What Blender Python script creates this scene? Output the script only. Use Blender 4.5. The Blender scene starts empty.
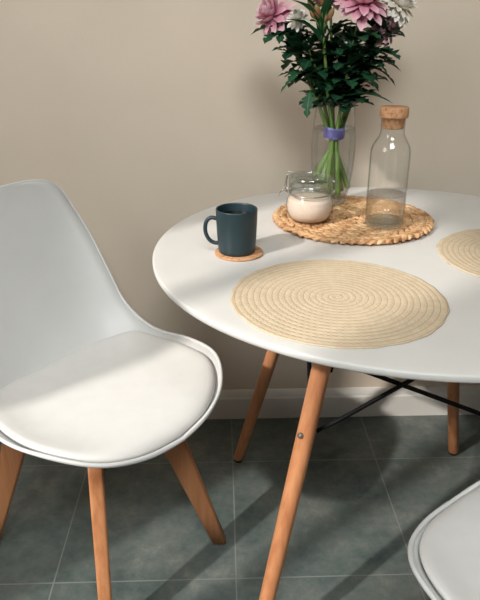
import bpy, bmesh, math, random
from mathutils import Vector, Matrix, noise
C = bpy.context.scene.collection
PI = math.pi
rnd = random.Random(7)

# ------------------------------------------------------------------ materials
def newmat(name):
    m = bpy.data.materials.new(name); m.use_nodes = True
    nt = m.node_tree; nt.nodes.clear()
    out = nt.nodes.new('ShaderNodeOutputMaterial')
    return m, nt, out
def N(nt, t, **kw):
    n = nt.nodes.new(t)
    for k, v in kw.items():
        if k in n.inputs.keys() if isinstance(k, str) else False: n.inputs[k].default_value = v
        else: setattr(n, k, v)
    return n
def L(nt, a, b): nt.links.new(a, b)
def lin(r, g, b):
    f = lambda c: ((c/255+.055)/1.055)**2.4 if c/255 > .04045 else c/255/12.92
    return (f(r), f(g), f(b), 1)
def ramp(nt, fac, stops):
    r = nt.nodes.new('ShaderNodeValToRGB'); e = r.color_ramp.elements
    while len(e) < len(stops): e.new(.5)
    for x, (p, c) in zip(e, stops): x.position = p; x.color = c
    L(nt, fac, r.inputs['Fac']); return r
def principled(nt, out, color=None, rough=.5, spec=.5):
    b = nt.nodes.new('ShaderNodeBsdfPrincipled')
    if color: b.inputs['Base Color'].default_value = color
    b.inputs['Roughness'].default_value = rough
    b.inputs['Specular IOR Level'].default_value = spec
    L(nt, b.outputs[0], out.inputs[0]); return b
def bump(nt, b, height, strength=.3, dist=.002):
    n = nt.nodes.new('ShaderNodeBump'); n.inputs['Strength'].default_value = strength
    n.inputs['Distance'].default_value = dist
    L(nt, height, n.inputs['Height']); L(nt, n.outputs[0], b.inputs['Normal'])
def coords(nt, kind='Object', scale=(1, 1, 1), loc=(0, 0, 0)):
    tc = nt.nodes.new('ShaderNodeTexCoord'); mp = nt.nodes.new('ShaderNodeMapping')
    mp.inputs['Scale'].default_value = scale; mp.inputs['Location'].default_value = loc
    L(nt, tc.outputs[kind], mp.inputs['Vector']); return mp.outputs[0]
def nz(nt, vec, scale, detail=3, rough=.5):
    n = nt.nodes.new('ShaderNodeTexNoise'); n.inputs['Scale'].default_value = scale
    n.inputs['Detail'].default_value = detail; n.inputs['Roughness'].default_value = rough
    L(nt, vec, n.inputs['Vector']); return n.outputs['Fac']
def noisy(name, c1, c2, scale=20, rough=.5, spec=.5, bumps=0, bscale=None, stretch=(1, 1, 1), detail=3, lo=.35, hi=.65):
    m, nt, out = newmat(name); b = principled(nt, out, None, rough, spec)
    v = coords(nt, 'Object', stretch)
    f = nz(nt, v, scale, detail)
    L(nt, ramp(nt, f, [(lo, c1), (hi, c2)]).outputs[0], b.inputs['Base Color'])
    if bumps: bump(nt, b, nz(nt, v, bscale or scale, 2), bumps)
    return m

M = {}
M['wall'] = noisy('wall_paint', lin(219, 204, 187), lin(224, 209, 192), 3, .85, .2, .12, 260)
M['wall_dark'] = noisy('taupe_wall_paint', lin(112, 106, 98), lin(118, 112, 104), 3, .85, .2)
M['trim'] = noisy('baseboard_paint', lin(222, 219, 214), lin(228, 225, 220), 6, .4, .4)
M['laminate'] = noisy('white_laminate', lin(214, 212, 209), lin(218, 216, 213), 8, .32, .5)
M['plastic'] = noisy('white_plastic', lin(224, 224, 223), lin(228, 228, 227), 8, .42, .45)
M['leather'] = noisy('white_faux_leather', lin(226, 224, 221), lin(229, 227, 224), 30, .5, .4, .08, 500)
M['dark_metal'] = noisy('black_powder_coat', lin(10, 10, 12), lin(14, 14, 17), 40, .6, .2)
M['steel'] = noisy('brushed_steel', lin(150, 148, 142), lin(185, 182, 175), 60, .3, .6)
M['steel'].node_tree.nodes['Principled BSDF'].inputs['Metallic'].default_value = .9
M['foot'] = noisy('dark_felt', lin(40, 36, 32), lin(55, 48, 42), 90, .9, .2)
M['mug'] = noisy('teal_glaze', lin(28, 47, 53), lin(33, 53, 59), 45, .42, .5, .05, 200)
M['coffee'] = noisy('coffee', lin(14, 11, 9), lin(22, 16, 12), 6, .08, .5)
M['sugar'] = noisy('sugar', lin(218, 198, 182), lin(223, 204, 188), 240, .9, .2, .1, 420)
M['ribbon'] = noisy('violet_band', lin(92, 88, 150), lin(124, 120, 182), 60, .5, .4, .2, 90)
M['stem'] = noisy('stem_green', lin(66, 102, 42), lin(124, 150, 80), 38, .45, .4, .15, 60, (1, 1, .3))
M['bud'] = noisy('bud_skin', lin(138, 132, 70), lin(140, 98, 74), 45, .5, .3)
M['white_petal'] = None

def wood(name, c1, c2, c3):
    m, nt, out = newmat(name); b = principled(nt, out, None, .42, .4)
    v = coords(nt, 'Object', (1, 1, .045))
    f = nz(nt, v, 75, 4, .6)
    w = nz(nt, coords(nt, 'Object', (1, 1, .12)), 14, 2)
    mx = N(nt, 'ShaderNodeMath', operation='ADD'); mu = N(nt, 'ShaderNodeMath', operation='MULTIPLY')
    mu.inputs[1].default_value = .5; L(nt, w, mu.inputs[0]); L(nt, f, mx.inputs[0]); L(nt, mu.outputs[0], mx.inputs[1])
    L(nt, ramp(nt, mx.outputs[0], [(.5, c1), (.74, c2), (.98, c3)]).outputs[0], b.inputs['Base Color'])
    bump(nt, b, f, .08)
    return m
M['wood'] = wood('beech_wood', lin(176, 114, 75), lin(193, 131, 90), lin(203, 143, 101))
M['wood_chair'] = wood('beech_wood_chair', lin(180, 117, 76), lin(199, 136, 93), lin(208, 147, 104))

def cork(name):
    m, nt, out = newmat(name); b = principled(nt, out, None, .8, .2)
    v = coords(nt)
    f = nz(nt, v, 130, 4, .7)
    L(nt, ramp(nt, f, [(.33, lin(134, 92, 62)), (.45, lin(192, 144, 106)), (.62, lin(206, 160, 122))]).outputs[0], b.inputs['Base Color'])
    bump(nt, b, f, .3); return m
M['cork'] = cork('cork')

def straw(name):
    m, nt, out = newmat(name); b = principled(nt, out, None, .7, .25)
    v = coords(nt)
    f = nz(nt, v, 45, 3, .6); g = nz(nt, v, 400, 2)
    r = ramp(nt, f, [(.3, lin(150, 104, 68)), (.5, lin(206, 162, 118)), (.7, lin(230, 196, 154))])
    L(nt, r.outputs[0], b.inputs['Base Color']); bump(nt, b, g, .4); return m
M['straw'] = straw('water_hyacinth')

def tiles(name, s, x0, y0):
    m, nt, out = newmat(name); b = principled(nt, out, None, .5, .4)
    v = coords(nt)
    sx = nt.nodes.new('ShaderNodeSeparateXYZ'); L(nt, v, sx.inputs[0])
    def grout(sock, off):
        a = N(nt, 'ShaderNodeMath', operation='SUBTRACT'); a.inputs[1].default_value = off; L(nt, sock, a.inputs[0])
        d = N(nt, 'ShaderNodeMath', operation='PINGPONG'); d.inputs[1].default_value = s/2; L(nt, a.outputs[0], d.inputs[0])
        c = N(nt, 'ShaderNodeMapRange'); c.inputs['From Min'].default_value = .0009; c.inputs['From Max'].default_value = .0022
        c.inputs['To Min'].default_value = 1; c.inputs['To Max'].default_value = 0
        L(nt, d.outputs[0], c.inputs['Value']); return c.outputs[0]
    gx, gy = grout(sx.outputs[0], x0), grout(sx.outputs[1], y0)
    mx = N(nt, 'ShaderNodeMath', operation='MAXIMUM'); L(nt, gx, mx.inputs[0]); L(nt, gy, mx.inputs[1])
    f = nz(nt, v, 4.5, 9, .72); g = nz(nt, v, 30, 8, .75)
    ad = N(nt, 'ShaderNodeMath', operation='ADD'); ad.use_clamp = False
    mu = N(nt, 'ShaderNodeMath', operation='MULTIPLY'); mu.inputs[1].default_value = .5
    L(nt, g, mu.inputs[0]); L(nt, f, ad.inputs[0]); L(nt, mu.outputs[0], ad.inputs[1])
    r = ramp(nt, ad.outputs[0], [(.5, lin(60, 73, 73)), (.66, lin(84, 95, 93)), (.8, lin(102, 109, 105)), (.95, lin(126, 130, 123))])
    mix = nt.nodes.new('ShaderNodeMix'); mix.data_type = 'RGBA'
    L(nt, mx.outputs[0], mix.inputs['Factor']); L(nt, r.outputs[0], mix.inputs[6]); mix.inputs[7].default_value = lin(126, 131, 127)
    L(nt, mix.outputs[2], b.inputs['Base Color'])
    h = N(nt, 'ShaderNodeMath', operation='SUBTRACT'); L(nt, g, h.inputs[0]); L(nt, mx.outputs[0], h.inputs[1])
    bump(nt, b, h.outputs[0], .12, .002)
    return m
M['tile'] = tiles('slate_tile', .4057, -.3869, 1.0331)

def placemat_mat(name, pitch):
    m, nt, out = newmat(name); b = principled(nt, out, None, .8, .2)
    v = coords(nt)
    sx = nt.nodes.new('ShaderNodeSeparateXYZ'); L(nt, v, sx.inputs[0])
    def math2(op, a, bb):
        n = N(nt, 'ShaderNodeMath', operation=op)
        for i, q in enumerate((a, bb)):
            if isinstance(q, (int, float)): n.inputs[i].default_value = q
            elif q is not None: L(nt, q, n.inputs[i])
        return n.outputs[0]
    x, y = sx.outputs[0], sx.outputs[1]
    r = math2('SQRT', math2('ADD', math2('MULTIPLY', x, x), math2('MULTIPLY', y, y)), None)
    th = math2('ARCTAN2', y, x)
    k = math2('SUBTRACT', math2('DIVIDE', r, pitch), math2('DIVIDE', th, 2*PI))
    fr = math2('FRACT', math2('ADD', k, 20.0), None)
    # braid: slanted strands whose slant flips at each row's middle
    ab = math2('ABSOLUTE', math2('SUBTRACT', fr, .5), None)
    ring = math2('ADD', math2('FLOOR', math2('ADD', k, 20.0), None), -19.5)
    arc = math2('MULTIPLY', th, math2('MULTIPLY', ring, 6.0))
    st = math2('SINE', math2('ADD', arc, math2('MULTIPLY', ab, 9.0)), None)
    f = nz(nt, v, 70, 3)
    base = ramp(nt, f, [(.3, lin(199, 180, 154)), (.7, lin(210, 193, 167))])
    gap = N(nt, 'ShaderNodeMapRange'); gap.inputs['From Min'].default_value = .41; gap.inputs['From Max'].default_value = .49
    L(nt, ab, gap.inputs['Value'])
    mix = nt.nodes.new('ShaderNodeMix'); mix.data_type = 'RGBA'
    L(nt, gap.outputs[0], mix.inputs['Factor']); L(nt, base.outputs[0], mix.inputs[6]); mix.inputs[7].default_value = lin(176, 147, 112)
    L(nt, mix.outputs[2], b.inputs['Base Color'])
    bump(nt, b, st, .16, .0010)
    return m
PITCH = .0099
M['placemat'] = placemat_mat('jute_braid', PITCH)

def fresnel_soft(nt, lo, hi, p=4.0):
    lw = N(nt, 'ShaderNodeLayerWeight'); lw.inputs['Blend'].default_value = .5
    pw = N(nt, 'ShaderNodeMath', operation='POWER'); pw.inputs[1].default_value = p; L(nt, lw.outputs['Facing'], pw.inputs[0])
    mr = N(nt, 'ShaderNodeMapRange'); mr.inputs['To Min'].default_value = lo; mr.inputs['To Max'].default_value = hi
    L(nt, pw.outputs[0], mr.inputs['Value']); return mr.outputs[0]
def glass(name, tint=(.994, .997, .996, 1), lo=.03, hi=.6, rough=0.02):
    m, nt, out = newmat(name)
    t = N(nt, 'ShaderNodeBsdfTransparent')
    # a ray that skims the wall crosses more glass, so the rim of the silhouette is a little darker
    L(nt, ramp(nt, fresnel_soft(nt, 0, 1, 3.0), [(.25, tint), (.8, (tint[0]*.66, tint[1]*.69, tint[2]*.69, 1))]).outputs[0], t.inputs[0])
    g = N(nt, 'ShaderNodeBsdfGlossy'); g.inputs['Roughness'].default_value = rough
    mx = N(nt, 'ShaderNodeMixShader')
    L(nt, fresnel_soft(nt, lo, hi), mx.inputs[0]); L(nt, t.outputs[0], mx.inputs[1]); L(nt, g.outputs[0], mx.inputs[2]); L(nt, mx.outputs[0], out.inputs[0])
    return m
M['glass'] = glass('clear_glass')
M['glass_lid'] = glass('greenish_glass', (.92, .965, .95, 1), .17, .65)
def water(name):
    m, nt, out = newmat(name)
    g = N(nt, 'ShaderNodeBsdfRefraction'); g.inputs['IOR'].default_value = 1.33; g.inputs['Roughness'].default_value = 0
    g.inputs[0].default_value = (.97, .98, .98, 1)
    t = N(nt, 'ShaderNodeBsdfTransparent'); t.inputs[0].default_value = (.97, .98, .98, 1)
    m1 = N(nt, 'ShaderNodeMixShader'); m1.inputs[0].default_value = .22
    L(nt, t.outputs[0], m1.inputs[1]); L(nt, g.outputs[0], m1.inputs[2])
    gl = N(nt, 'ShaderNodeBsdfGlossy'); gl.inputs['Roughness'].default_value = .02
    m2 = N(nt, 'ShaderNodeMixShader'); L(nt, fresnel_soft(nt, .02, .25), m2.inputs[0]); L(nt, m1.outputs[0], m2.inputs[1]); L(nt, gl.outputs[0], m2.inputs[2])
    L(nt, m2.outputs[0], out.inputs[0]); return m
M['water'] = water('water')
def thick(name):
    m, nt, out = newmat(name)
    g = N(nt, 'ShaderNodeBsdfGlass'); g.inputs['IOR'].default_value = 1.45; g.inputs['Roughness'].default_value = .03; g.inputs[0].default_value = (.96, .985, .98, 1)
    t = N(nt, 'ShaderNodeBsdfTransparent'); t.inputs[0].default_value = (.97, .985, .98, 1)
    mx = N(nt, 'ShaderNodeMixShader'); mx.inputs[0].default_value = .45; L(nt, t.outputs[0], mx.inputs[1]); L(nt, g.outputs[0], mx.inputs[2]); L(nt, mx.outputs[0], out.inputs[0]); return m
M['thick_glass'] = thick('thick_glass')

def petal_mat(name, base, tip, rough=.6):
    m, nt, out = newmat(name); b = principled(nt, out, None, rough, .25)
    uv = nt.nodes.new('ShaderNodeUVMap'); sx = nt.nodes.new('ShaderNodeSeparateXYZ'); L(nt, uv.outputs[0], sx.inputs[0])
    L(nt, ramp(nt, sx.outputs[1], [(0, base), (.55, base), (1, tip)]).outputs[0], b.inputs['Base Color'])
    b.inputs['Subsurface Weight'].default_value = .0
    return m
M['pink'] = petal_mat('pink_petal', lin(214, 146, 168), lin(238, 200, 208))
M['pale_pink'] = petal_mat('mauve_petal', lin(206, 150, 166), lin(226, 188, 196))
M['white_petal'] = petal_mat('cream_petal', lin(240, 234, 222), lin(248, 246, 240))
def leaf_mat(name, c1, c2, vein):
    m, nt, out = newmat(name); b = principled(nt, out, None, .55, .25)
    uv = nt.nodes.new('ShaderNodeUVMap'); sx = nt.nodes.new('ShaderNodeSeparateXYZ'); L(nt, uv.outputs[0], sx.inputs[0])
    a = N(nt, 'ShaderNodeMath', operation='SUBTRACT'); a.inputs[1].default_value = .5; L(nt, sx.outputs[0], a.inputs[0])
    d = N(nt, 'ShaderNodeMath', operation='ABSOLUTE'); L(nt, a.outputs[0], d.inputs[0])
    f = nz(nt, coords(nt), 30, 3)
    r = ramp(nt, f, [(.35, c1), (.65, c2)])
    mr = N(nt, 'ShaderNodeMapRange'); mr.inputs['From Min'].default_value = .02; mr.inputs['From Max'].default_value = .06
    mr.inputs['To Min'].default_value = 1; mr.inputs['To Max'].default_value = 0; L(nt, d.outputs[0], mr.inputs['Value'])
    mix = nt.nodes.new('ShaderNodeMix'); mix.data_type = 'RGBA'
    L(nt, mr.outputs[0], mix.inputs['Factor']); L(nt, r.outputs[0], mix.inputs[6]); mix.inputs[7].default_value = vein
    L(nt, mix.outputs[2], b.inputs['Base Color']); return m
M['leaf'] = leaf_mat('mum_leaf', lin(20, 56, 38), lin(36, 82, 52), lin(56, 100, 64))
M['leaf_light'] = leaf_mat('light_leaf', lin(44, 92, 62), lin(66, 116, 80), lin(90, 134, 96))
M['lance'] = leaf_mat('lance_leaf', lin(24, 72, 42), lin(36, 90, 52), lin(58, 108, 66))

# ------------------------------------------------------------------ helpers
def obj(name, bm, mat, parent=None, loc=(0, 0, 0), rotz=0, smooth=True):
    bmesh.ops.recalc_face_normals(bm, faces=bm.faces[:])
    me = bpy.data.meshes.new(name); bm.to_mesh(me); bm.free()
    me.materials.append(mat)
    if smooth:
        for p in me.polygons: p.use_smooth = True
    o = bpy.data.objects.new(name, me); C.objects.link(o)
    o.location = loc; o.rotation_euler = (0, 0, rotz)
    if parent: o.parent = parent
    return o
def tag(o, label, cat, group=None, kind=None):
    if label: o['label'] = label
    if cat: o['category'] = cat
    if group: o['group'] = group
    if kind: o['kind'] = kind
    return o
def thing(name, label, cat, loc=(0, 0, 0), rotz=0, group=None):
    o = bpy.data.objects.new(name, None); C.objects.link(o); o.empty_display_size = .05
    o.location = loc; o.rotation_euler = (0, 0, rotz)
    return tag(o, label, cat, group)
def bevel(o, w, seg=2, ang=35):
    b = o.modifiers.new('bevel', 'BEVEL'); b.width = w; b.segments = seg; b.limit_method = 'ANGLE'; b.angle_limit = math.radians(ang)
    return o
def box(bm, x0, x1, y0, y1, z0, z1):
    v = [bm.verts.new((x, y, z)) for z in (z0, z1) for y in (y0, y1) for x in (x0, x1)]
    for f in ((0, 1, 3, 2), (4, 6, 7, 5), (0, 4, 5, 1), (2, 3, 7, 6), (0, 2, 6, 4), (1, 5, 7, 3)):
        bm.faces.new([v[i] for i in f])
def lathe(bm, prof, seg=64, closed=False, center=(0, 0)):
    """prof: list of (r, z); r = 0 ends are poles"""
    rings = []
    for r, z in prof:
        if r < 1e-6: rings.append([bm.verts.new((center[0], center[1], z))])
        else: rings.append([bm.verts.new((center[0]+r*math.cos(2*PI*i/seg), center[1]+r*math.sin(2*PI*i/seg), z)) for i in range(seg)])
    pr = list(zip(rings[:-1], rings[1:]))
    if closed: pr.append((rings[-1], rings[0]))
    for a, b in pr:
        for i in range(seg):
            j = (i+1) % seg
            if len(a) == 1 and len(b) == 1: continue
            if len(a) == 1: bm.faces.new((a[0], b[i], b[j]))
            elif len(b) == 1: bm.faces.new((a[i], a[j], b[0]))
            else: bm.faces.new((a[i], a[j], b[j], b[i]))
def tube(bm, pts, rad, seg=8, caps=True, closed=False):
    pts = [Vector(p) for p in pts]; n = len(pts)
    rr = rad if isinstance(rad, (list, tuple)) else [rad]*n
    rings = []; up = None
    for i, p in enumerate(pts):
        if closed: t = pts[(i+1) % n]-pts[i-1]
        else: t = pts[min(i+1, n-1)]-pts[max(i-1, 0)]
        t.normalize()
        if up is None:
            up = Vector((0, 0, 1)) if abs(t.z) < .9 else Vector((1, 0, 0))
        a = t.cross(up)
        if a.length < 1e-5: a = t.orthogonal()
        a.normalize(); up = a.cross(t).normalized()
        rings.append([bm.verts.new(p+rr[i]*(math.cos(2*PI*k/seg)*a+math.sin(2*PI*k/seg)*up)) for k in range(seg)])
    for i in range(n if closed else n-1):
        A, B = rings[i], rings[(i+1) % n]
        for k in range(seg): bm.faces.new((A[k], A[(k+1) % seg], B[(k+1) % seg], B[k]))
    if caps and not closed:
        bm.faces.new(rings[0][::-1]); bm.faces.new(rings[-1])
def catmull(P, n=6, closed=False):
    P = [Vector(p) for p in P]; o = []; m = len(P)
    for i in range(m if closed else m-1):
        if closed: a, b, c, d = P[i-1], P[i], P[(i+1) % m], P[(i+2) % m]
        else:
            b, c = P[i], P[i+1]; a = P[i-1] if i else 2*b-c; d = P[i+2] if i+2 < m else 2*c-b
        for k in range(n):
            t = k/n; o.append(.5*((2*b)+(c-a)*t+(2*a-5*b+4*c-d)*t*t+(3*b-a-3*c+d)*t**3))
    if not closed: o.append(P[-1].copy())
    return o
def copy_tree(o, parent=None):
    c = o.copy(); C.objects.link(c)
    if parent: c.parent = parent
    for ch in list(o.children): copy_tree(ch, c)
    return c

# ------------------------------------------------------------------ the room
WY = 1.663
bm = bmesh.new(); box(bm, -1.37, 2.9, -2.4, WY+.1, -.05, 0); o = obj('floor', bm, M['tile'], smooth=False); tag(o, 'grey green slate tile floor with pale grout lines', None, kind='structure')
bm = bmesh.new(); box(bm, -1.37, 2.9, WY, WY+.1, 0, 3.0); o = obj('wall_back', bm, M['wall'], smooth=False); tag(o, 'plain beige painted wall behind the table', None, kind='structure')
bm = bmesh.new()
prof = [(0, 0), (-.016, 0), (-.016, .072), (-.013, .077), (-.0115, .084), (-.008, .092), (-.004, .097), (0, .098)]
va = [bm.verts.new((-1.25, WY+y, z)) for y, z in prof]; vb = [bm.verts.new((2.9, WY+y, z)) for y, z in prof]
for i in range(len(prof)-1): bm.faces.new((va[i], va[i+1], vb[i+1], vb[i]))
bm.faces.new(va); bm.faces.new(vb[::-1])
o = obj('baseboard_back', bm, M['trim'], smooth=False); tag(o, 'white moulded baseboard along the foot of the wall', None, kind='structure')

# ------------------------------------------------------------------ round table
TX, TY, TR, TH = .3438, 1.1419, .4768, .74
table = thing('dining_table', 'round white dining table on splayed beech legs with black cross rods', 'table', (TX, TY, 0))
bm = bmesh.new()
lathe(bm, [(0, TH), (TR-.02, TH), (TR-.004, TH), (TR-.001, TH-.0006), (TR, TH-.002), (TR, TH-.0085), (TR-.0015, TH-.0110), (TR-.006, TH-.0128), (TR-.03, TH-.0132), (0, TH-.0132)], 160)
obj('tabletop', bm, M['laminate'], table)
RF, RT, ZT, LX = .4389, .2206, TH-.0137, .005
legang = [math.radians(-133.98+90*k) for k in range(4)]
def legpt(k, z, off=0):
    r = RF+(RT-RF)*z/.71+off
    return Vector((r*math.cos(legang[k])+LX, r*math.sin(legang[k]), z))
for k in range(4):
    bm = bmesh.new(); zs = [.007, .012, .2, .4, .6, .70, ZT]; rr = [.0132, .0142, .0156, .0166, .0172, .0175, .0175]
    rings = []
    for z, r in zip(zs, rr):
        x = RF+(RT-RF)*z/.71-RF
        rings.append([bm.verts.new((x+r*math.cos(2*PI*i/20), r*math.sin(2*PI*i/20), z)) for i in range(20)])
    for A, B in zip(rings[:-1], rings[1:]):
        for i in range(20): bm.faces.new((A[i], A[(i+1) % 20], B[(i+1) % 20], B[i]))
    bm.faces.new(rings[0][::-1]); bm.faces.new(rings[-1])
    lg = obj('leg', bm, M['wood'], table, (RF*math.cos(legang[k])+LX, RF*math.sin(legang[k]), 0), legang[k])
    bm = bmesh.new(); x7 = (RT-RF)*.004/.71
    lathe(bm, [(0, 0), (.011, 0), (.0125, .002), (.0125, .0075), (0, .0075)], 20, center=(x7, 0))
    tag(obj('foot_pad', bm, M['foot'], lg), 'dark felt foot pad', None)
    # bolt through the leg, seen on its outer side
    bm = bmesh.new()
    lathe(bm, [(0, .0055), (.0016, .0055), (.0022, .0035), (.0042, .0042), (.0056, .003), (.0056, -.002), (0, -.002)], 18)
    zb = .470-.010*(k % 2); xo = RF+(RT-RF)*zb/.71-RF+.0165
    # the bolt faces outward along the leg's radius, turned a little sideways
    bmesh.ops.rotate(bm, verts=bm.verts, matrix=Matrix.Rotation(PI/2, 3, 'Y'))
    bmesh.ops.translate(bm, verts=bm.verts, vec=(xo, 0, zb))
    obj('bolt', bm, M['steel'], lg)
# cross rods: from the bolt of each leg to the top of both neighbours
for k in range(4):
    for j, s in (((k+1) % 4, 1), ((k-1) % 4, -1)):
        a = legpt(k, .465-.010*(k % 2), -.008); b = legpt(j, .648 if j % 2 else .592, -.006 if j == 3 else -.020); hz = Vector((b.x-a.x, b.y-a.y, 0)).normalized(); a += hz*(.021 if j == 3 else .015); b -= hz*.006
        bm = bmesh.new()
        mid = (a+b)/2; nrm = Vector((mid.x, mid.y, 0)).normalized()*(.0045*s)
        tube(bm, [a, a.lerp(b, .12)+nrm, a.lerp(b, .88)+nrm, b], .0043, 10)
        obj('cross_rod', bm, M['dark_metal'], table)
for k in range(4):
    bm = bmesh.new(); c = legpt(k, .700)
    box(bm, -.05, .0, -.012, .012, ZT-.004, ZT); box(bm, -.014, -.0105, -.012, .012, ZT-.04, ZT)
    q0 = [bm.verts.new((x, y, z)) for z, xo in ((.573, .0390), (ZT-.02, -.0064)) for x in (xo-.0235, xo-.0185) for y in (-.011, .011)]
    for f in ((0, 1, 3, 2), (4, 6, 7, 5), (0, 4, 5, 1), (2, 3, 7, 6), (0, 2, 6, 4), (1, 5, 7, 3)): bm.faces.new([q0[i] for i in f])
    obj('leg_bracket', bm, M['dark_metal'], table, (c.x, c.y, 0), legang[k], smooth=False)

# ------------------------------------------------------------------ chairs
RIM = [(0.0, .233, .422), (.09, .224, .432), (.165, .194, .449), (.22, .135, .473), (.24, .044, .474), (.227, -.055, .476), (.214, -.128, .523),
       (.208, -.175, .602), (.2, -.213, .678), (.182, -.243, .746), (.155, -.26, .801), (.093, -.262, .822), (0, -.262, .822)]
CEN = [(.233, .422), (.2235, .4175), (.185, .410), (.12, .405), (.035, .403), (-.055, .407), (-.132, .424), (-.185, .482), (-.214, .565), (-.238, .66), (-.252, .735), (-.261, .79), (-.262, .822)]
def make_chair(label, group):
    t = thing('dining_chair', label, 'chair', group=group)
    rim = catmull([(x, y, z+.004) for x, y, z in RIM], 5); cen = catmull([(0, y, z+.004) for y, z in CEN], 5)
    bm = bmesh.new(); NU = 24; rows = []
    for r, c in zip(rim, cen):
        row = []
        for i in range(NU+1):
            u = -1+2*i/NU; a = abs(u)
            f = .55*a**2.2+.45*a**6
            row.append(bm.verts.new((r.x*u, c.y+(r.y-c.y)*a**2, c.z+(r.z-c.z)*f)))
        rows.append(row)
    for A, B in zip(rows[:-1], rows[1:]):
        for i in range(NU): bm.faces.new((A[i], A[i+1], B[i+1], B[i]))
    bmesh.ops.remove_doubles(bm, verts=bm.verts, dist=.0004)
    bmesh.ops.recalc_face_normals(bm, faces=bm.faces[:])
    up = sum((f.normal.z for f in bm.faces if f.calc_center_median().y > 0), 0)
    if up < 0: bmesh.ops.reverse_faces(bm, faces=bm.faces[:])
    # give the shell its thickness: push a copy of the skin outward (down/back)
    bm.normal_update()
    off = {v: v.co - v.normal*.005 for v in bm.verts}
    bnd = [e for e in bm.edges if e.is_boundary]
    vs = list(bm.verts); fs = list(bm.faces); new = {v: bm.verts.new(off[v]) for v in vs}
    for f in fs: bm.faces.new([new[v] for v in reversed(f.verts)])
    for e in bnd:
        try: bm.faces.new((e.verts[0], e.verts[1], new[e.verts[1]], new[e.verts[0]]))
        except ValueError: pass
    full = [Vector((-p.x, p.y, p.z)) for p in rim[::-1]][:-1]+rim[:-1]
    def skin_off(p):
        k = max(0, min(1, (p.z-.44)/.12)) if p.y < -.03 else 0
        sx = (1 if p.x > 0 else -1)*min(1, abs(p.x)/.2)
        return Vector((sx*.0006, -.002*k, -.0015*(1-k)))
    tube(bm, [p+skin_off(p) for p in full], [.0040-.0016*max(0, min(1, (p.z-.46)/.10)) for p in full], 10, closed=True)
    sh = obj('seat_shell', bm, M['plastic'], t)
    # cushion: a domed pad whose lower skin follows the shell
    out = [(0, .226), (.086, .2175), (.155, .187), (.203, .132), (.2205, .055), (.216, -.022), (.19, -.095), (.11, -.142), (0, -.152)]
    half = catmull([(x, y, 0) for x, y in out], 5)
    loop = half+[Vector((-p.x, p.y, 0)) for p in half[::-1][1:-1]]
    def shell_z(x, y):
        # height of the shell above the point (x, y)
        ys = []
        for c, r in zip(cen, rim):
            a = min(1, abs(x)/max(r.x, .001)); ys.append(c.y+(r.y-c.y)*a*a)
        for q in range(4, 40):
            if ys[q] >= y > ys[q+1]:
                t = (ys[q]-y)/max(1e-6, ys[q]-ys[q+1]); t = min(1, max(0, t)); zz = []
                for k in (q, q+1):
                    a = min(1, abs(x)/max(rim[k].x, .001)); f = .55*a**2.2+.45*a**6
                    zz.append(cen[k].z+(rim[k].z-cen[k].z)*f)
                return zz[0]*(1-t)+zz[1]*t
        q = min(range(4, 40), key=lambda k: abs(ys[k]-y)+max(0, abs(x)-rim[k].x))
        a = min(1, abs(x)/max(rim[q].x, .001))
        return cen[q].z+(rim[q].z-cen[q].z)*(.55*a**2.2+.45*a**6)
    bm = bmesh.new(); cy = .02
    prof = [(.0, 1, .052), (.3, 1, .0515), (.5, 1, .0495), (.66, 1, .046), (.78, 1, .041), (.87, 1, .035), (.935, 1, .0275), (.975, 1, .0195), (.995, 1, .0125), (1, 1, .0085), (.985, 1, .003), (.93, 1, .0015), (.6, 1, .0012), (0, 1, .0012)]
    rings = []
    for s, _, h in prof:
        ring = []
        for p in loop:
            x, y = p.x*s, cy+(p.y-cy)*s
            zl = shell_z(p.x, p.y); zc = shell_z(0, cy)
            if h > .008: z = zc + (zl-zc)*(s**4*min(1, .5+.5*s**3)) + h
            else:
                zz = shell_z(x, y); z = zz+h
            ring.append(bm.verts.new((x, y, z)))
        rings.append(ring)
    n = len(loop)
    for A, B in zip(rings[:-1], rings[1:]):
        for i in range(n): bm.faces.new((A[i], A[(i+1) % n], B[(i+1) % n], B[i]))
    bmesh.ops.remove_doubles(bm, verts=bm.verts, dist=.0003)
    obj('seat_cushion', bm, M['leather'], t)
    # base: crossed beams and four flat tapered legs
    rf, rt, psi, oy = .270, .135, .660, -.043
    angs = [PI/2+psi, PI/2-psi-.035, -PI/2+psi, -PI/2-psi-.035]
    bm = bmesh.new()
    for a in angs[:2]:
        d = Vector((math.cos(a), math.sin(a), 0)); e = Vector((-d.y, d.x, 0))
        q = []
        for z in (.352, .388):
            for s1, s2 in ((-1, -1), (1, -1), (1, 1), (-1, 1)):
                q.append(bm.verts.new(Vector((0, oy, z))+d*(.128*s1)+e*(.013*s2)))
        for f in ((3, 2, 1, 0), (4, 5, 6, 7), (0, 1, 5, 4), (1, 2, 6, 5), (2, 3, 7, 6), (3, 0, 4, 7)): bm.faces.new([q[i] for i in f])
    obj('cross_beam', bm, M['wood_chair'], t, smooth=False)
    bm = bmesh.new(); lathe(bm, [(0, .388), (.085, .388), (.09, .390), (.09, .3945), (.06, .397), (0, .397)], 40, center=(0, oy))
    tag(obj('mount_plate', bm, M['dark_metal'], t), 'dark mounting plate under the seat', None)
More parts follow.
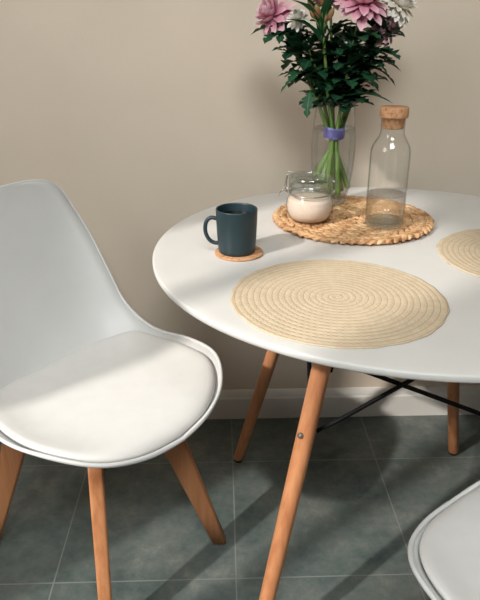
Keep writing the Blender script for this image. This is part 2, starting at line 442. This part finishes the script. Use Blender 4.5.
    for a, dr, sk in zip(angs, (.009, 0, -.006, 0), (0, .012, 0, 0)):
        bm = bmesh.new(); rings = []
        for z, w, th in ((.003, .0165, .0130), (.10, .0200, .0135), (.20, .0240, .0140), (.30, .0280, .0145), (.345, .030, .0145), (.388, .031, .0145)):
            x = (rt-rf)*z/.40
            if z > .38: x -= .004
            r = .006; ring = []
            for sx, sy, a0 in ((1, 1, 0), (-1, 1, 1), (-1, -1, 2), (1, -1, 3)):
                for q in range(4):
                    g = (a0+q/3)*PI/2
                    ring.append(bm.verts.new((x+dr+sx*(w-r)+r*math.cos(g), sk*z/.4+sy*(th-r)+r*math.sin(g), z)))
            rings.append(ring)
        n = len(rings[0])
        for A, B in zip(rings[:-1], rings[1:]):
            for i in range(n): bm.faces.new((A[i], A[(i+1) % n], B[(i+1) % n], B[i]))
        bm.faces.new(rings[0][::-1]); bm.faces.new(rings[-1])
        lg = obj('leg', bm, M['wood_chair'], t, (rf*math.cos(a), oy+rf*math.sin(a), 0), a)
        bm = bmesh.new(); box(bm, dr-.012, dr+.012, -.009, .009, 0, .0035)
        tag(obj('foot_pad', bm, M['foot'], lg, smooth=False), 'dark felt foot pad', None)
    return t
GC = 'white shell dining chairs around the table'
chair = make_chair('white shell chair with a padded seat, tall back against the wall, left of table', GC)
chair.location = (-.263, 1.12, 0); chair.rotation_euler.z = math.radians(-128.4)
chair2 = copy_tree(chair)
chair2.location = (.51, .61, 0); chair2.rotation_euler.z = math.radians(35)
chair2['label'] = 'white shell chair in the lower right corner, only its seat corner showing'

# ------------------------------------------------------------------ placemats
def placemat(label, loc, rotz):
    bm = bmesh.new(); NT, R = 200, .1693
    nr = int(R/PITCH*6); rings = []
    mid = bm.verts.new((0, 0, .003))
    for i in range(1, nr+1):
        ring = []
        for k in range(NT):
            th = 2*PI*k/NT - PI
            r = R*i/nr; rr = r
            u = (r/PITCH - th/(2*PI)) % 1
            edge = 1+.004*math.sin(23*th)+.004*math.sin(9*th+1) if i > nr-6 else 1
            z = .0014+.0009*math.sqrt(max(0, 1-(2*u-1)**2))
            if i == nr: z = .0012
            ring.append(bm.verts.new((rr*edge*math.cos(th), rr*edge*math.sin(th), z)))
        rings.append(ring)
    low = [bm.verts.new((v.co.x*.998, v.co.y*.998, .0002)) for v in rings[-1]]
    rings.append(low)
    for k in range(NT): bm.faces.new((mid, rings[0][k], rings[0][(k+1) % NT]))
    for A, B in zip(rings[:-1], rings[1:]):
        for k in range(NT): bm.faces.new((A[k], B[k], B[(k+1) % NT], A[(k+1) % NT]))
    bm.faces.new(low[::-1])
    o = obj('placemat', bm, M['placemat'], None, loc, rotz)
    return tag(o, label, 'placemat', 'round woven placemats')
pm = placemat('round beige spiral woven placemat seen whole on the near side of the table', (.1796, .9092, TH+.0002), .4)
pm2 = pm.copy(); C.objects.link(pm2); pm2.location = (.572, 1.085, TH+.0002); pm2.rotation_euler.z = 1.9
pm2['label'] = 'round beige woven placemat right of the carafe, cut off by the photo edge'

# ------------------------------------------------------------------ braided trivet
TC = Vector((.2805, 1.318, TH)); TT = .0140
bm = bmesh.new()
def plait(bm, c, d, ln, wd, ht, tilt):
    """one plump strand of the braid, an elongated pod"""
    d = d.normalized(); e = Vector((-d.y, d.x, 0)); up = Vector((0, 0, 1))
    d = (d*math.cos(tilt)+up*math.sin(tilt)); up = d.cross(e) * -1
    if up.z < 0: up = -up
    ns, nl = 6, 7; rings = []
    for i in range(nl):
        t = i/(nl-1); s = math.sin(PI*(.08+.84*t))**.6
        cc = c + d*(ln*(t-.5)) + up*(ht*.25*math.sin(PI*t))
        rings.append([bm.verts.new(cc+e*(wd*.5*s*math.cos(2*PI*k/ns))+up*(ht*.5*s*math.sin(2*PI*k/ns))) for k in range(ns)])
    for A, B in zip(rings[:-1], rings[1:]):
        for k in range(ns): bm.faces.new((A[k], A[(k+1) % ns], B[(k+1) % ns], B[k]))
    bm.faces.new(rings[0][::-1]); bm.faces.new(rings[-1])
lathe(bm, [(0, .0015), (.157, .0015), (.161, .004), (.157, .007), (0, .007)], 96)
for k in range(6):
    rk = .0156+.0281*k
    n = max(5, int(2*PI*rk/.0165))
    for row, dr in ((0, -.0076), (1, .0076)):
        for i in range(n):
            th = 2*PI*(i+.5*row)/n + k*.37 + rnd.uniform(-.02, .02)
            r = max(.004, rk+dr*(.9+.2*rnd.random()))
            tang = Vector((-math.sin(th), math.cos(th), 0)); rad = Vector((math.cos(th), math.sin(th), 0))
            d = tang+rad*(.62 if row == 0 else -.62)
            c = rad*r+Vector((0, 0, .0078+rnd.uniform(-.0008, .0008)))
            plait(bm, c, d, .0265*rnd.uniform(.92, 1.08), .0125*rnd.uniform(.9, 1.1), .0098, rnd.uniform(.02, .22))
rk = .177; n = 66
for i in range(n):
    th = 2*PI*i/n
    tang = Vector((-math.sin(th), math.cos(th), 0)); rad = Vector((math.cos(th), math.sin(th), 0))
    plait(bm, rad*(.1615+rnd.uniform(-.002, .002))+Vector((0, 0, .0062)), tang+rad*.12, .025, .0115, .0098, -.25+rnd.uniform(-.08, .08))
for v in bm.verts: v.co.z = max(.0004, min(TT-.0012, v.co.z))
o = obj('trivet', bm, M['straw'], None, TC); tag(o, 'round plaited straw trivet under the vase, jar and carafe', 'trivet')
ZS = TH+TT-.0011   # what stands on the trivet

# ------------------------------------------------------------------ mug and coaster
bm = bmesh.new(); lathe(bm, [(0, 0), (.044, 0), (.0456, .0008), (.046, .002), (.0456, .0034), (.044, .0042), (0, .0042)], 56)
o = obj('coaster', bm, M['cork'], None, (.0297, 1.1205, TH+.0002)); tag(o, 'round cork coaster under the dark teal mug', 'coaster')
MC = Vector((.0255, 1.120, TH+.0046))
mug = thing('mug', 'dark teal mug of black coffee on a cork coaster', 'mug', MC)
bm = bmesh.new()
lathe(bm, [(0, .0015), (.026, .0015), (.028, 0), (.0315, 0), (.0335, .0015), (.0345, .006), (.0365, .03), (.0378, .06), (.0383, .0815), (.0380, .0828), (.0372, .0834), (.0362, .0828), (.0357, .081), (.0352, .06), (.034, .03), (.032, .009), (.029, .006), (0, .0055)], 64)
obj('body', bm, M['mug'], mug)
bm = bmesh.new()
hd = Vector((-.999, .04, 0)).normalized()
pts = [(.0355, .0635), (.046, .0655), (.0540, .0610), (.0580, .050), (.0575, .036), (.0515, .0235), (.043, .0175), (.0345, .0165)]
path = catmull([hd*x+Vector((0, 0, z)) for x, z in pts], 5)
tube(bm, path, .0038, 12)
obj('handle', bm, M['mug'], mug)
bm = bmesh.new(); lathe(bm, [(0, .007), (.0295, .0075), (.033, .02), (.0352, .066), (.0353, .0685), (.0345, .0683), (0, .0682)], 56)
o = obj('coffee', bm, M['coffee'], None, MC); tag(o, 'black coffee filling the teal mug', 'coffee', kind='stuff')

# ------------------------------------------------------------------ carafe
CC = Vector((.334, 1.252, ZS))
carafe = thing('carafe', 'glass water carafe closed with a cork stopper, right on the trivet', 'carafe', CC)
bm = bmesh.new()
lathe(bm, [(0, .0012), (.030, .0012), (.037, .0006), (.0400, .003), (.0412, .008), (.0414, .02), (.0413, .146), (.0405, .155), (.0375, .164), (.030, .176), (.0265, .182), (.0247, .188), (.0243, .195), (.0246, .2135), (.0250, .215), (.0240, .216), (.0232, .2145), (.0228, .195), (.0232, .188), (.025, .181), (.0285, .175), (.036, .163), (.039, .1545), (.0397, .146), (.0398, .02), (.0392, .0125), (.036, .0095), (.030, .009), (0, .009)], 72)
obj('glass_body', bm, M['glass'], carafe)
bm = bmesh.new(); lathe(bm, [(0, .196), (.0205, .196), (.0218, .199), (.0228, .217), (.0274, .217), (.0279, .219), (.0279, .2345), (.0272, .236), (0, .2363)], 56)
bm2 = bmesh.new(); lathe(bm2, [(0, .0014), (.030, .0014), (.037, .0010), (.0397, .0032), (.0408, .008), (.0392, .0122), (.0360, .0092), (.030, .0088), (0, .0088)], 72)
obj('glass_base', bm2, M['thick_glass'], carafe)
tag(obj('stopper', bm, M['cork'], carafe), 'cork stopper', None)
bm = bmesh.new(); lathe(bm, [(0, .0095), (.030, .0095), (.0358, .010), (.0388, .0128), (.0394, .02), (.0394, .0665), (.0385, .0652), (.036, .0648), (0, .0646)], 72)
o = obj('water', bm, M['water'], None, CC)
for q in list(carafe.children)+[o]:
    for v in q.data.vertices: v.co = (v.co.x*.955, v.co.y*.955, v.co.z*.995)
    if q.name.startswith('stopper'):
        for v in q.data.vertices: v.co.x *= 1.03; v.co.y *= 1.03
tag(o, 'clear water standing a third full in the corked carafe', 'water', kind='stuff')

# ------------------------------------------------------------------ clip-top jar
JC = Vector((.183, 1.288, ZS))
jar = thing('clip_top_jar', 'small round glass clip-top jar of sugar at the left of the trivet', 'jar', JC)
bm = bmesh.new()
lathe(bm, [(0, .001), (.030, .001), (.0365, .0015), (.0425, .007), (.0470, .016), (.0492, .026), (.0494, .034), (.0478, .043), (.0448, .050), (.0430, .054), (.0428, .057), (.0445, .0585), (.0448, .0625), (.0440, .065), (.0407, .065), (.0407, .054), (.0436, .0485), (.0466, .042), (.0482, .034), (.0480, .026), (.0458, .0163), (.0408, .0072), (.0345, .003), (0, .0026)], 72)
obj('glass_body', bm, M['glass'], jar)
bm = bmesh.new()
lathe(bm, [(0, .0785), (.036, .0785), (.0385, .080), (.0400, .0850), (.0418, .0868), (.0438, .0862), (.0447, .083), (.0446, .0705), (.0438, .0685), (.0405, .0685), (.0385, .067), (.0365, .0665), (.0345, .069), (.0335, .0735), (0, .0738)], 72)
obj('lid', bm, M['glass_lid'], jar)
bm = bmesh.new(); lathe(bm, [(.0405, .0652), (.0436, .0652), (.0440, .0668), (.0436, .0683), (.0405, .0683)], 56, closed=True)
obj('gasket', bm, M['glass_lid'], jar)
bm = bmesh.new()
ringp = lambda r, z, n=48: [(r*math.cos(2*PI*i/n), r*math.sin(2*PI*i/n), z) for i in range(n)]
tube(bm, ringp(.0440, .0545), .0011, 8, closed=True)
obj('wire_collar', bm, M['steel'], jar)
bm = bmesh.new(); ax = Vector((.97, -.24, 0)).normalized(); ay = Vector((-ax.y, ax.x, 0))
P = lambda a, b, z: tuple(ax*a+ay*b+Vector((0, 0, z)))
for s in (1, -1):
    tube(bm, catmull([P(-.046, .006*s, .0545), P(-.0525, .010*s, .064), P(-.0500, .012*s, .082), P(-.047, .012*s, .0895), P(-.038, .012*s, .0885), P(-.0365, .012*s, .084)], 4), .0011, 8)
tube(bm, catmull([P(-.046, -.009, .0545), P(-.056, -.010, .060), P(-.0635, -.009, .0505), P(-.067, -.005, .045), P(-.067, .005, .045), P(-.0635, .009, .0505), P(-.056, .010, .060), P(-.046, .009, .0545)], 4), .0012, 8)
obj('clip', bm, M['steel'], jar)
bm = bmesh.new()
for s in (1, -1):
    tube(bm, catmull([P(.046, .010*s, .0545), P(.051, .011*s, .060), P(.053, .011*s, .071), P(.050, .010*s, .079), P(.0455, .008*s, .081)], 4), .0011, 8)
tube(bm, [P(.0455, -.008, .081), P(.0455, .008, .081)], .0011, 8)
for s in (1, -1):
    tube(bm, [P(.040, .022*s, .0545), P(.049, .011*s, .0545)], .0016, 8)
obj('hinge_wire', bm, M['steel'], jar)
bm = bmesh.new(); lathe(bm, [(0, .0034), (.034, .0036), (.0405, .0078), (.0454, .0165), (.0476, .026), (.0478, .034), (.0464, .0410), (.0443, .0452), (.03, .0462), (0, .0467)], 64)
o = obj('sugar', bm, M['sugar'], None, JC)
for q in list(jar.children)+[o]:
    for v in q.data.vertices: v.co.z *= 1.09
for v in o.data.vertices: v.co.z -= .0002
tag(o, 'pale beige sugar filling the clip-top jar', 'sugar', kind='stuff')

# ------------------------------------------------------------------ vase
VC = Vector((.250, 1.425, ZS))
vase = thing('vase', 'clear tapered glass vase holding the flowers at the back of the trivet', 'vase', VC)
bm = bmesh.new()
lathe(bm, [(0, .001), (.026, .001), (.0315, .0015), (.0335, .005), (.036, .012), (.0425, .040), (.0470, .075), (.0493, .115), (.0492, .145), (.0472, .170), (.0440, .205), (.0425, .232), (.0426, .2335), (.0416, .234), (.0409, .232), (.0424, .205), (.0456, .170), (.0476, .145), (.0477, .115), (.0454, .075), (.0408, .040), (.034, .018), (.030, .0155), (0, .015)], 72)
obj('glass_body', bm, M['glass'], vase)
bm = bmesh.new()
lathe(bm, [(0, .0157), (.0295, .0162), (.0335, .0186), (.0403, .040), (.0449, .075), (.0472, .115), (.0471, .145), (.0452, .1700), (.0445, .1688), (0, .1684)], 72)
o = obj('water', bm, M['water'], None, VC); tag(o, 'clear water around the green stems in the tall vase', 'water', kind='stuff')

bm = bmesh.new(); lathe(bm, [(0, .0014), (.026, .0014), (.0312, .0019), (.0331, .0052), (.0356, .012), (.0366, .0175), (.0338, .0178), (.030, .0153), (0, .0148)], 72)
obj('glass_base', bm, M['thick_glass'], vase)
# ------------------------------------------------------------------ flowers
TIE = Vector((.254, 1.437, .912)); SH = Vector((-.004, -.011, 0))
bm = bmesh.new(); NB = 48
prof = [(.0222, -.013), (.0232, -.0125), (.0235, -.002), (.0228, 0), (.0236, .002), (.0233, .011), (.0222, .012), (.0218, .011), (.0218, -.0125)]
lathe(bm, prof, NB, closed=True)
for v in bm.verts:
    th = math.atan2(v.co.y, v.co.x); k = 1+.035*math.sin(3*th+.6)+.02*math.sin(7*th)
    v.co.x *= k; v.co.y *= k*.92; v.co.z += .0018*math.sin(2*th+1)
o = obj('elastic_band', bm, M['ribbon'], None, TIE+SH); tag(o, 'violet band tied around the flower stems inside the vase', 'band')

def leaf_bm(bm, uvl, a, b, width, sag=.12, lobes=4, side=None, fold=.25, n=None):
    """a lobed leaf from a to b: midrib bends upward then droops, edges fold up"""
    a, b = Vector(a), Vector(b); d = b-a; ln = d.length
    up = Vector((0, 0, 1)); s = d.cross(up)
    if s.length < 1e-4: s = Vector((1, 0, 0))
    s.normalize()
    if side is not None: s = (s+Vector(side)).normalized()
    nrm = s.cross(d).normalized()
    n = n or (4*lobes+3 if lobes else 9); rows = []
    for i in range(n):
        t = i/(n-1)
        c = a+d*t+nrm*(sag*ln*math.sin(PI*t)) - Vector((0, 0, sag*ln*.5*t*t))
        env = (math.sin(PI*min(1, (t*.93+.07))**.85))**.8 if t < 1 else 0
        if lobes:
            pet = .12 if t < .16 else 1
            ph = (t*lobes) % 1
            env = env*pet*(.38+.62*abs(math.sin(PI*(t*lobes+.1))))
        w = width*.5*max(env, .03)
        fw = Vector(d).normalized()*(.22*w if lobes else 0)
        row = []
        for q in (-1, -.5, 0, .5, 1):
            wob = nrm*(fold*w*abs(q)+.10*w*math.sin(5*t*PI+q*2)*abs(q))
            row.append((bm.verts.new(c+s*(q*w)+wob+fw*abs(q)), q*.5+.5, t))
        rows.append(row)
    for A, B in zip(rows[:-1], rows[1:]):
        for k in range(4):
            f = bm.faces.new((A[k][0], A[k+1][0], B[k+1][0], B[k][0]))
            for lp, src in zip(f.loops, (A[k], A[k+1], B[k+1], B[k])): lp[uvl].uv = (src[1], src[2])

def mum_bm(R, n, axis, open_=1.0, seed=0):
    """a chrysanthemum head around the origin looking along axis"""
    r_ = random.Random(seed)
    bm = bmesh.new(); uvl = bm.loops.layers.uv.new('uv')
    q = Vector((0, 0, 1)).rotation_difference(Vector(axis).normalized())
    for i in range(n):
        f = (i+.5)/n                         # 0 = innermost
        th = i*2.39996+r_.uniform(-.12, .12)
        el = math.radians(82-100*f**.85*open_+r_.uniform(-6, 6))
        ln = R*(.42+.58*f**.7)*r_.uniform(.92, 1.06); wd = R*.33*(.7+.3*f)
        rad = Vector((math.cos(th), math.sin(th), 0)); sd = Vector((-math.sin(th), math.cos(th), 0)); up = Vector((0, 0, 1))
        base = rad*(R*.12*f)+up*(R*.25*(1-f)-R*.02)
        rows = []; nn = 7
        pos = base.copy(); e = el
        for k in range(nn):
            t = k/(nn-1)
            w = wd*.5*(.45+.75*math.sin(PI*min(1, t*.78+.08)))*(1 if t < .86 else .62 if t < .99 else .22)
            dirv = rad*math.cos(e)+up*math.sin(e); nv = -rad*math.sin(e)+up*math.cos(e)
            rows.append([(bm.verts.new(pos+sd*(w*u)+nv*(.38*w*u*u)), u*.5+.5, t) for u in (-1, 0, 1)])
            pos = pos+dirv*(ln/(nn-1)); e += math.radians((9 if f < .7 else -6+12*t))
        for A, B in zip(rows[:-1], rows[1:]):
            for k in range(2):
                fc = bm.faces.new((A[k][0], A[k+1][0], B[k+1][0], B[k][0]))
                for lp, src in zip(fc.loops, (A[k], A[k+1], B[k+1], B[k])): lp[uvl].uv = (src[1], src[2])
    bmesh.ops.transform(bm, matrix=q.to_matrix().to_4x4(), verts=bm.verts)
    return bm
GF = 'cut flowers tied in the vase'
def stalk(name, label, cat, bottom, tie_off, head, axis, mid=None):
    t = thing(name, label, cat, Vector(bottom)+SH, group=GF); B = Vector(bottom)
    hd = Vector(head)-SH; ax = Vector(axis).normalized()
    tie = TIE+Vector(tie_off)
    pts = [B, B.lerp(tie, .5)+Vector((0, 0, .002)), tie]
    pts += [Vector(m) for m in (mid or [tie.lerp(hd, .5)+Vector((0, 0, .015))])]
    pts += [hd-ax*.012]
    path = catmull(pts, 7)
    bm = bmesh.new()
    tube(bm, [p-B for p in path], [.0064-.0036*i/(len(path)-1) for i in range(len(path))], 8)
    obj('stem', bm, M['stem'], t)
    return t, path, B
def foliage(t, B, path, leaves, nrand, mat, seed, zmin=.955, zmax=1.115, ln=(.05, .075), name='foliage', lobes=4, wd=.5):
    r_ = random.Random(seed); bm = bmesh.new(); uvl = bm.loops.layers.uv.new('uv')
    for a, b, w in leaves: leaf_bm(bm, uvl, Vector(a)-B, Vector(b)-B, w, .12, lobes)
    cand = [p for p in path if zmin < p.z < zmax]
    for i in range(nrand):
        if not cand: break
        p = cand[int(r_.random()*len(cand))]; th = i*2.4+seed+r_.uniform(-.4, .4); l = r_.uniform(*ln); el = r_.uniform(-.25, .75)
        d = Vector((math.cos(th)*math.cos(el), math.sin(th)*math.cos(el), math.sin(el)))
        tip = p+d*l
        if tip.z < .965: tip.z = .965+r_.uniform(0, .04)
        if tip.y > 1.56: tip.y = 1.56-r_.uniform(0, .02)
        leaf_bm(bm, uvl, p-B, tip-B, l*r_.uniform(.9, 1.15)*wd, r_.uniform(.05, .2), lobes)
    return obj(name, bm, mat, t)

# big pink chrysanthemum
FL = [
 ('chrysanthemum', 'large pink chrysanthemum, biggest bloom in the middle of the vase', (.268, 1.425, .7735), (.004, -.012, 0), (.291, 1.415, 1.171), (.12, -.42, .9), .056, 92, 'pink', 1.0,
  [((.272, 1.42, 1.07), (.352, 1.39, 1.075), .05), ((.27, 1.42, 1.04), (.33, 1.37, 1.01), .05)], 9),
 ('chrysanthemum', 'pink chrysanthemum leaning out at the far left of the bouquet', (.294, 1.440, .7860), (-.013, -.004, 0), (.112, 1.435, 1.148), (-.75, -.35, .55), .046, 74, 'pink', 1.0,
  [((.176, 1.425, 1.075), (.108, 1.40, 1.086), .036), ((.186, 1.42, 1.035), (.128, 1.40, 1.002), .022), ((.194, 1.41, 1.005), (.186, 1.39, .953), .030)], 9),
 ('chrysanthemum', 'mauve pink chrysanthemum drooping below the white bloom on the right', (.219, 1.440, .8120), (.014, .002, 0), (.352, 1.458, 1.128), (.45, -.35, .25), .042, 80, 'pale_pink', 1.0,
  [((.322, 1.44, 1.098), (.386, 1.44, 1.113), .03), ((.301, 1.42, 1.05), (.378, 1.42, 1.014), .034), ((.31, 1.42, 1.06), (.352, 1.40, 1.04), .036)], 9),
 ('chrysanthemum', 'white chrysanthemum at the upper right of the bouquet', (.230, 1.430, .7960), (.010, .010, 0), (.372, 1.448, 1.166), (.5, -.4, .7), .043, 100, 'white_petal', 1.0,
  [], 8),
 ('chrysanthemum', 'small white chrysanthemum beside the pink bloom on the left', (.281, 1.450, .7760), (-.008, .010, 0), (.157, 1.398, 1.141), (-.1, -.7, .6), .024, 50, 'white_petal', .85,
  [], 7),
 ('chrysanthemum', 'pink chrysanthemum at the back, mostly hidden by leaves above the middle', (.253, 1.418, .7715), (-.002, .004, 0), (.235, 1.49, 1.185), (-.1, .3, .9), .042, 80, 'pink', 1.0,
  [], 10),
]
for i, (nm, lab, bot, toff, head, axis, R, n, mat, op, leaves, nr) in enumerate(FL):
    h = Vector(head)-SH; tie = TIE+Vector(toff)
    mid = tie.lerp(h, .45)+Vector((0, 0, .02))
    t, path, B = stalk(nm, lab, 'flower', bot, toff, head, axis, [mid])
    foliage(t, B, path, leaves, nr*5, M['leaf'], i*1.7+.3, ln=(.048, .078), wd=.66)
    bm = mum_bm(R, n, axis, op, i)
    obj('petals', bm, M[mat], t, h-B)
    if i == 0:
        bm = bmesh.new(); uvl = bm.loops.layers.uv.new('uv')
        leaf_bm(bm, uvl, Vector((.258, 1.412, .988))-B, Vector((.366, 1.385, .985))-B, .040, .10, 4)
        tag(obj('leaf', bm, M['leaf_light'], t), 'paler green leaf stretched out over the vase rim towards the carafe', None)
    # green cup under the petals
    ax = Vector(axis).normalized(); bm = bmesh.new()
    lathe(bm, [(0, -.014), (.003, -.013), (R*.22, -.004), (R*.26, .002), (R*.15, .004), (0, .004)], 14)
    bmesh.ops.transform(bm, matrix=Vector((0, 0, 1)).rotation_difference(ax).to_matrix().to_4x4(), verts=bm.verts)
    tag(obj('calyx', bm, M['stem'], t, h-B), 'green cup under the petals', None)

# alstroemeria with closed buds
t, path, B = stalk('alstroemeria', 'alstroemeria stalk with brownish closed buds and long smooth leaves, front of the bouquet', 'flower', (.242, 1.415, .7830), (-.006, -.014, 0), (.209, 1.392, 1.128), (-.1, -.1, 1), [(.232, 1.42, 1.0)])
foliage(t, B, path, [((.210, 1.392, 1.098), (.128, 1.375, 1.148), .036), ((.208, 1.392, 1.118), (.140, 1.375, 1.184), .036), ((.214, 1.392, 1.115), (.232, 1.372, 1.195), .034), ((.206, 1.395, 1.11), (.168, 1.372, 1.19), .024),
    ((.212, 1.395, 1.08), (.262, 1.38, 1.15), .022)], 0, M['lance'], 3, lobes=0)
hub = Vector((.210, 1.391, 1.118))
for k, (p, s) in enumerate([((.185, 1.388, 1.168), 1), ((.197, 1.378, 1.155), 1.1), ((.224, 1.386, 1.150), 1), ((.205, 1.386, 1.178), 1.05), ((.188, 1.384, 1.150), .7), ((.214, 1.380, 1.142), .55), ((.221, 1.395, 1.182), 1)]):
    p = Vector(p); d = (p-hub).normalized(); bm = bmesh.new()
    prof = [(0, -.012), (.003, -.011), (.0052, -.005), (.0060, .001), (.0052, .007), (.003, .012), (0, .0145)]
    lathe(bm, [(r*s, z*s) for r, z in prof], 12)
    m = Vector((0, 0, 1)).rotation_difference(d).to_matrix().to_4x4(); bmesh.ops.transform(bm, matrix=m, verts=bm.verts)
    bd = obj('bud', bm, M['bud'], t, p-B)
    bm = bmesh.new(); tube(bm, [hub-p, (hub-p)*.5+Vector((0, -.002, 0)), -d*(.010*s)], .0013, 6)
    obj('bud_stalk', bm, M['stem'], bd)

# ------------------------------------------------------------------ window side of the room, left of the camera's view
WX, SILL, HEAD, JN, JF = -1.25, .35, 2.36, -.45, .40
bm = bmesh.new()
box(bm, WX-.12, WX, -2.4, JN, 0, 3.0); box(bm, WX-.12, WX, JF, WY, 0, 3.0)
box(bm, WX-.12, WX, JN, JF, 0, SILL); box(bm, WX-.12, WX, JN, JF, HEAD, 3.0)
o = obj('wall_left', bm, M['wall'], smooth=False); tag(o, 'beige painted wall with the window, left of the chair', None, kind='structure')
bm = bmesh.new()
for y0, y1 in ((JN, JN+.05), (JF-.05, JF), (-.062, -.013)): box(bm, WX-.08, WX-.03, y0, y1, SILL, HEAD)
for z0, z1 in ((SILL, SILL+.05), (HEAD-.05, HEAD)): box(bm, WX-.08, WX-.03, JN, JF, z0, z1)
box(bm, WX-.03, WX+.06, JN-.03, JF+.03, SILL-.03, SILL)
o = obj('window_1', bm, M['trim'], smooth=False); tag(o, 'white window frame in the left wall', None, kind='structure')

bm = bmesh.new(); box(bm, -1.37, 2.9, -2.5, -2.4, 0, 3.0); o = obj('wall_front', bm, M['wall_dark'], smooth=False); tag(o, 'taupe painted wall behind the viewer', None, kind='structure')
bm = bmesh.new(); box(bm, 2.9, 3.0, -2.5, WY+.1, 0, 3.0); o = obj('wall_right', bm, M['wall_dark'], smooth=False); tag(o, 'taupe painted wall far right of the table', None, kind='structure')
bm = bmesh.new(); box(bm, -1.37, 3.0, -2.5, WY+.1, 3.0, 3.1); o = obj('ceiling', bm, M['wall_dark'], smooth=False); tag(o, 'plain taupe ceiling', None, kind='structure')

# ------------------------------------------------------------------ light
def look(o, d): o.rotation_euler = Vector(d).to_track_quat('-Z', 'Y').to_euler()
az, el = math.radians(38), math.radians(34.5)
sun = bpy.data.lights.new('sunlight', 'SUN'); sun.energy = 2.7; sun.angle = math.radians(1.8); sun.color = (1, .945, .875)
so = bpy.data.objects.new('sunlight', sun); C.objects.link(so); so.location = (-2, -1.2, 2.6)
look(so, (math.cos(az)*math.cos(el), math.sin(az)*math.cos(el), -math.sin(el)))
def area(name, loc, target, sx, sy, e, col):
    l = bpy.data.lights.new(name, 'AREA'); l.shape = 'RECTANGLE'; l.size = sx; l.size_y = sy; l.energy = e; l.color = col
    o = bpy.data.objects.new(name, l); C.objects.link(o); o.location = loc; look(o, Vector(target)-Vector(loc)); return o
LO = 1.5
area('window_daylight', (WX-.14, (JN+JF)/2, (LO+HEAD)/2), (WX+1, (JN+JF)/2+.25, (LO+HEAD)/2-.35), JF-JN, HEAD-LO, 20, (.98, .99, 1))
area('front_fill', (.05, -.85, 2.85), (0, 1.3, .4), 1.2, .8, 58, (.96, 1, .98))  # soft fill lamp added under the ceiling
w = bpy.data.worlds.new('room_air'); bpy.context.scene.world = w; w.use_nodes = True
bg = w.node_tree.nodes['Background']; bg.inputs[0].default_value = (.85, .93, .93, 1); bg.inputs[1].default_value = .02

# ------------------------------------------------------------------ camera
cam = bpy.data.cameras.new('camera'); co = bpy.data.objects.new('camera', cam); C.objects.link(co)
pitch, yaw, roll, H, f = .4222, .02793, -.002256, 1.1473, 631.23
cam.sensor_fit = 'VERTICAL'; cam.sensor_height = 24; cam.sensor_width = 19.2; cam.lens = f/600*24; cam.clip_start = .02
fwd = Vector((math.sin(yaw)*math.cos(pitch), math.cos(yaw)*math.cos(pitch), -math.sin(pitch)))
right = Vector((math.cos(yaw), -math.sin(yaw), 0)); up = right.cross(fwd)
r2 = right*math.cos(roll)+up*math.sin(roll); u2 = -right*math.sin(roll)+up*math.cos(roll)
mw = Matrix((r2, u2, -fwd)).transposed().to_4x4(); mw.translation = (0, 0, H)
co.matrix_world = mw
sc = bpy.context.scene; sc.camera = co
sc.cycles.transparent_max_bounces = 48; sc.cycles.transmission_bounces = 16
sc.view_settings.view_transform = 'Standard'; sc.view_settings.look = 'None'; sc.view_settings.gamma = 1; sc.view_settings.use_curve_mapping = False
sc.view_settings.exposure = .1
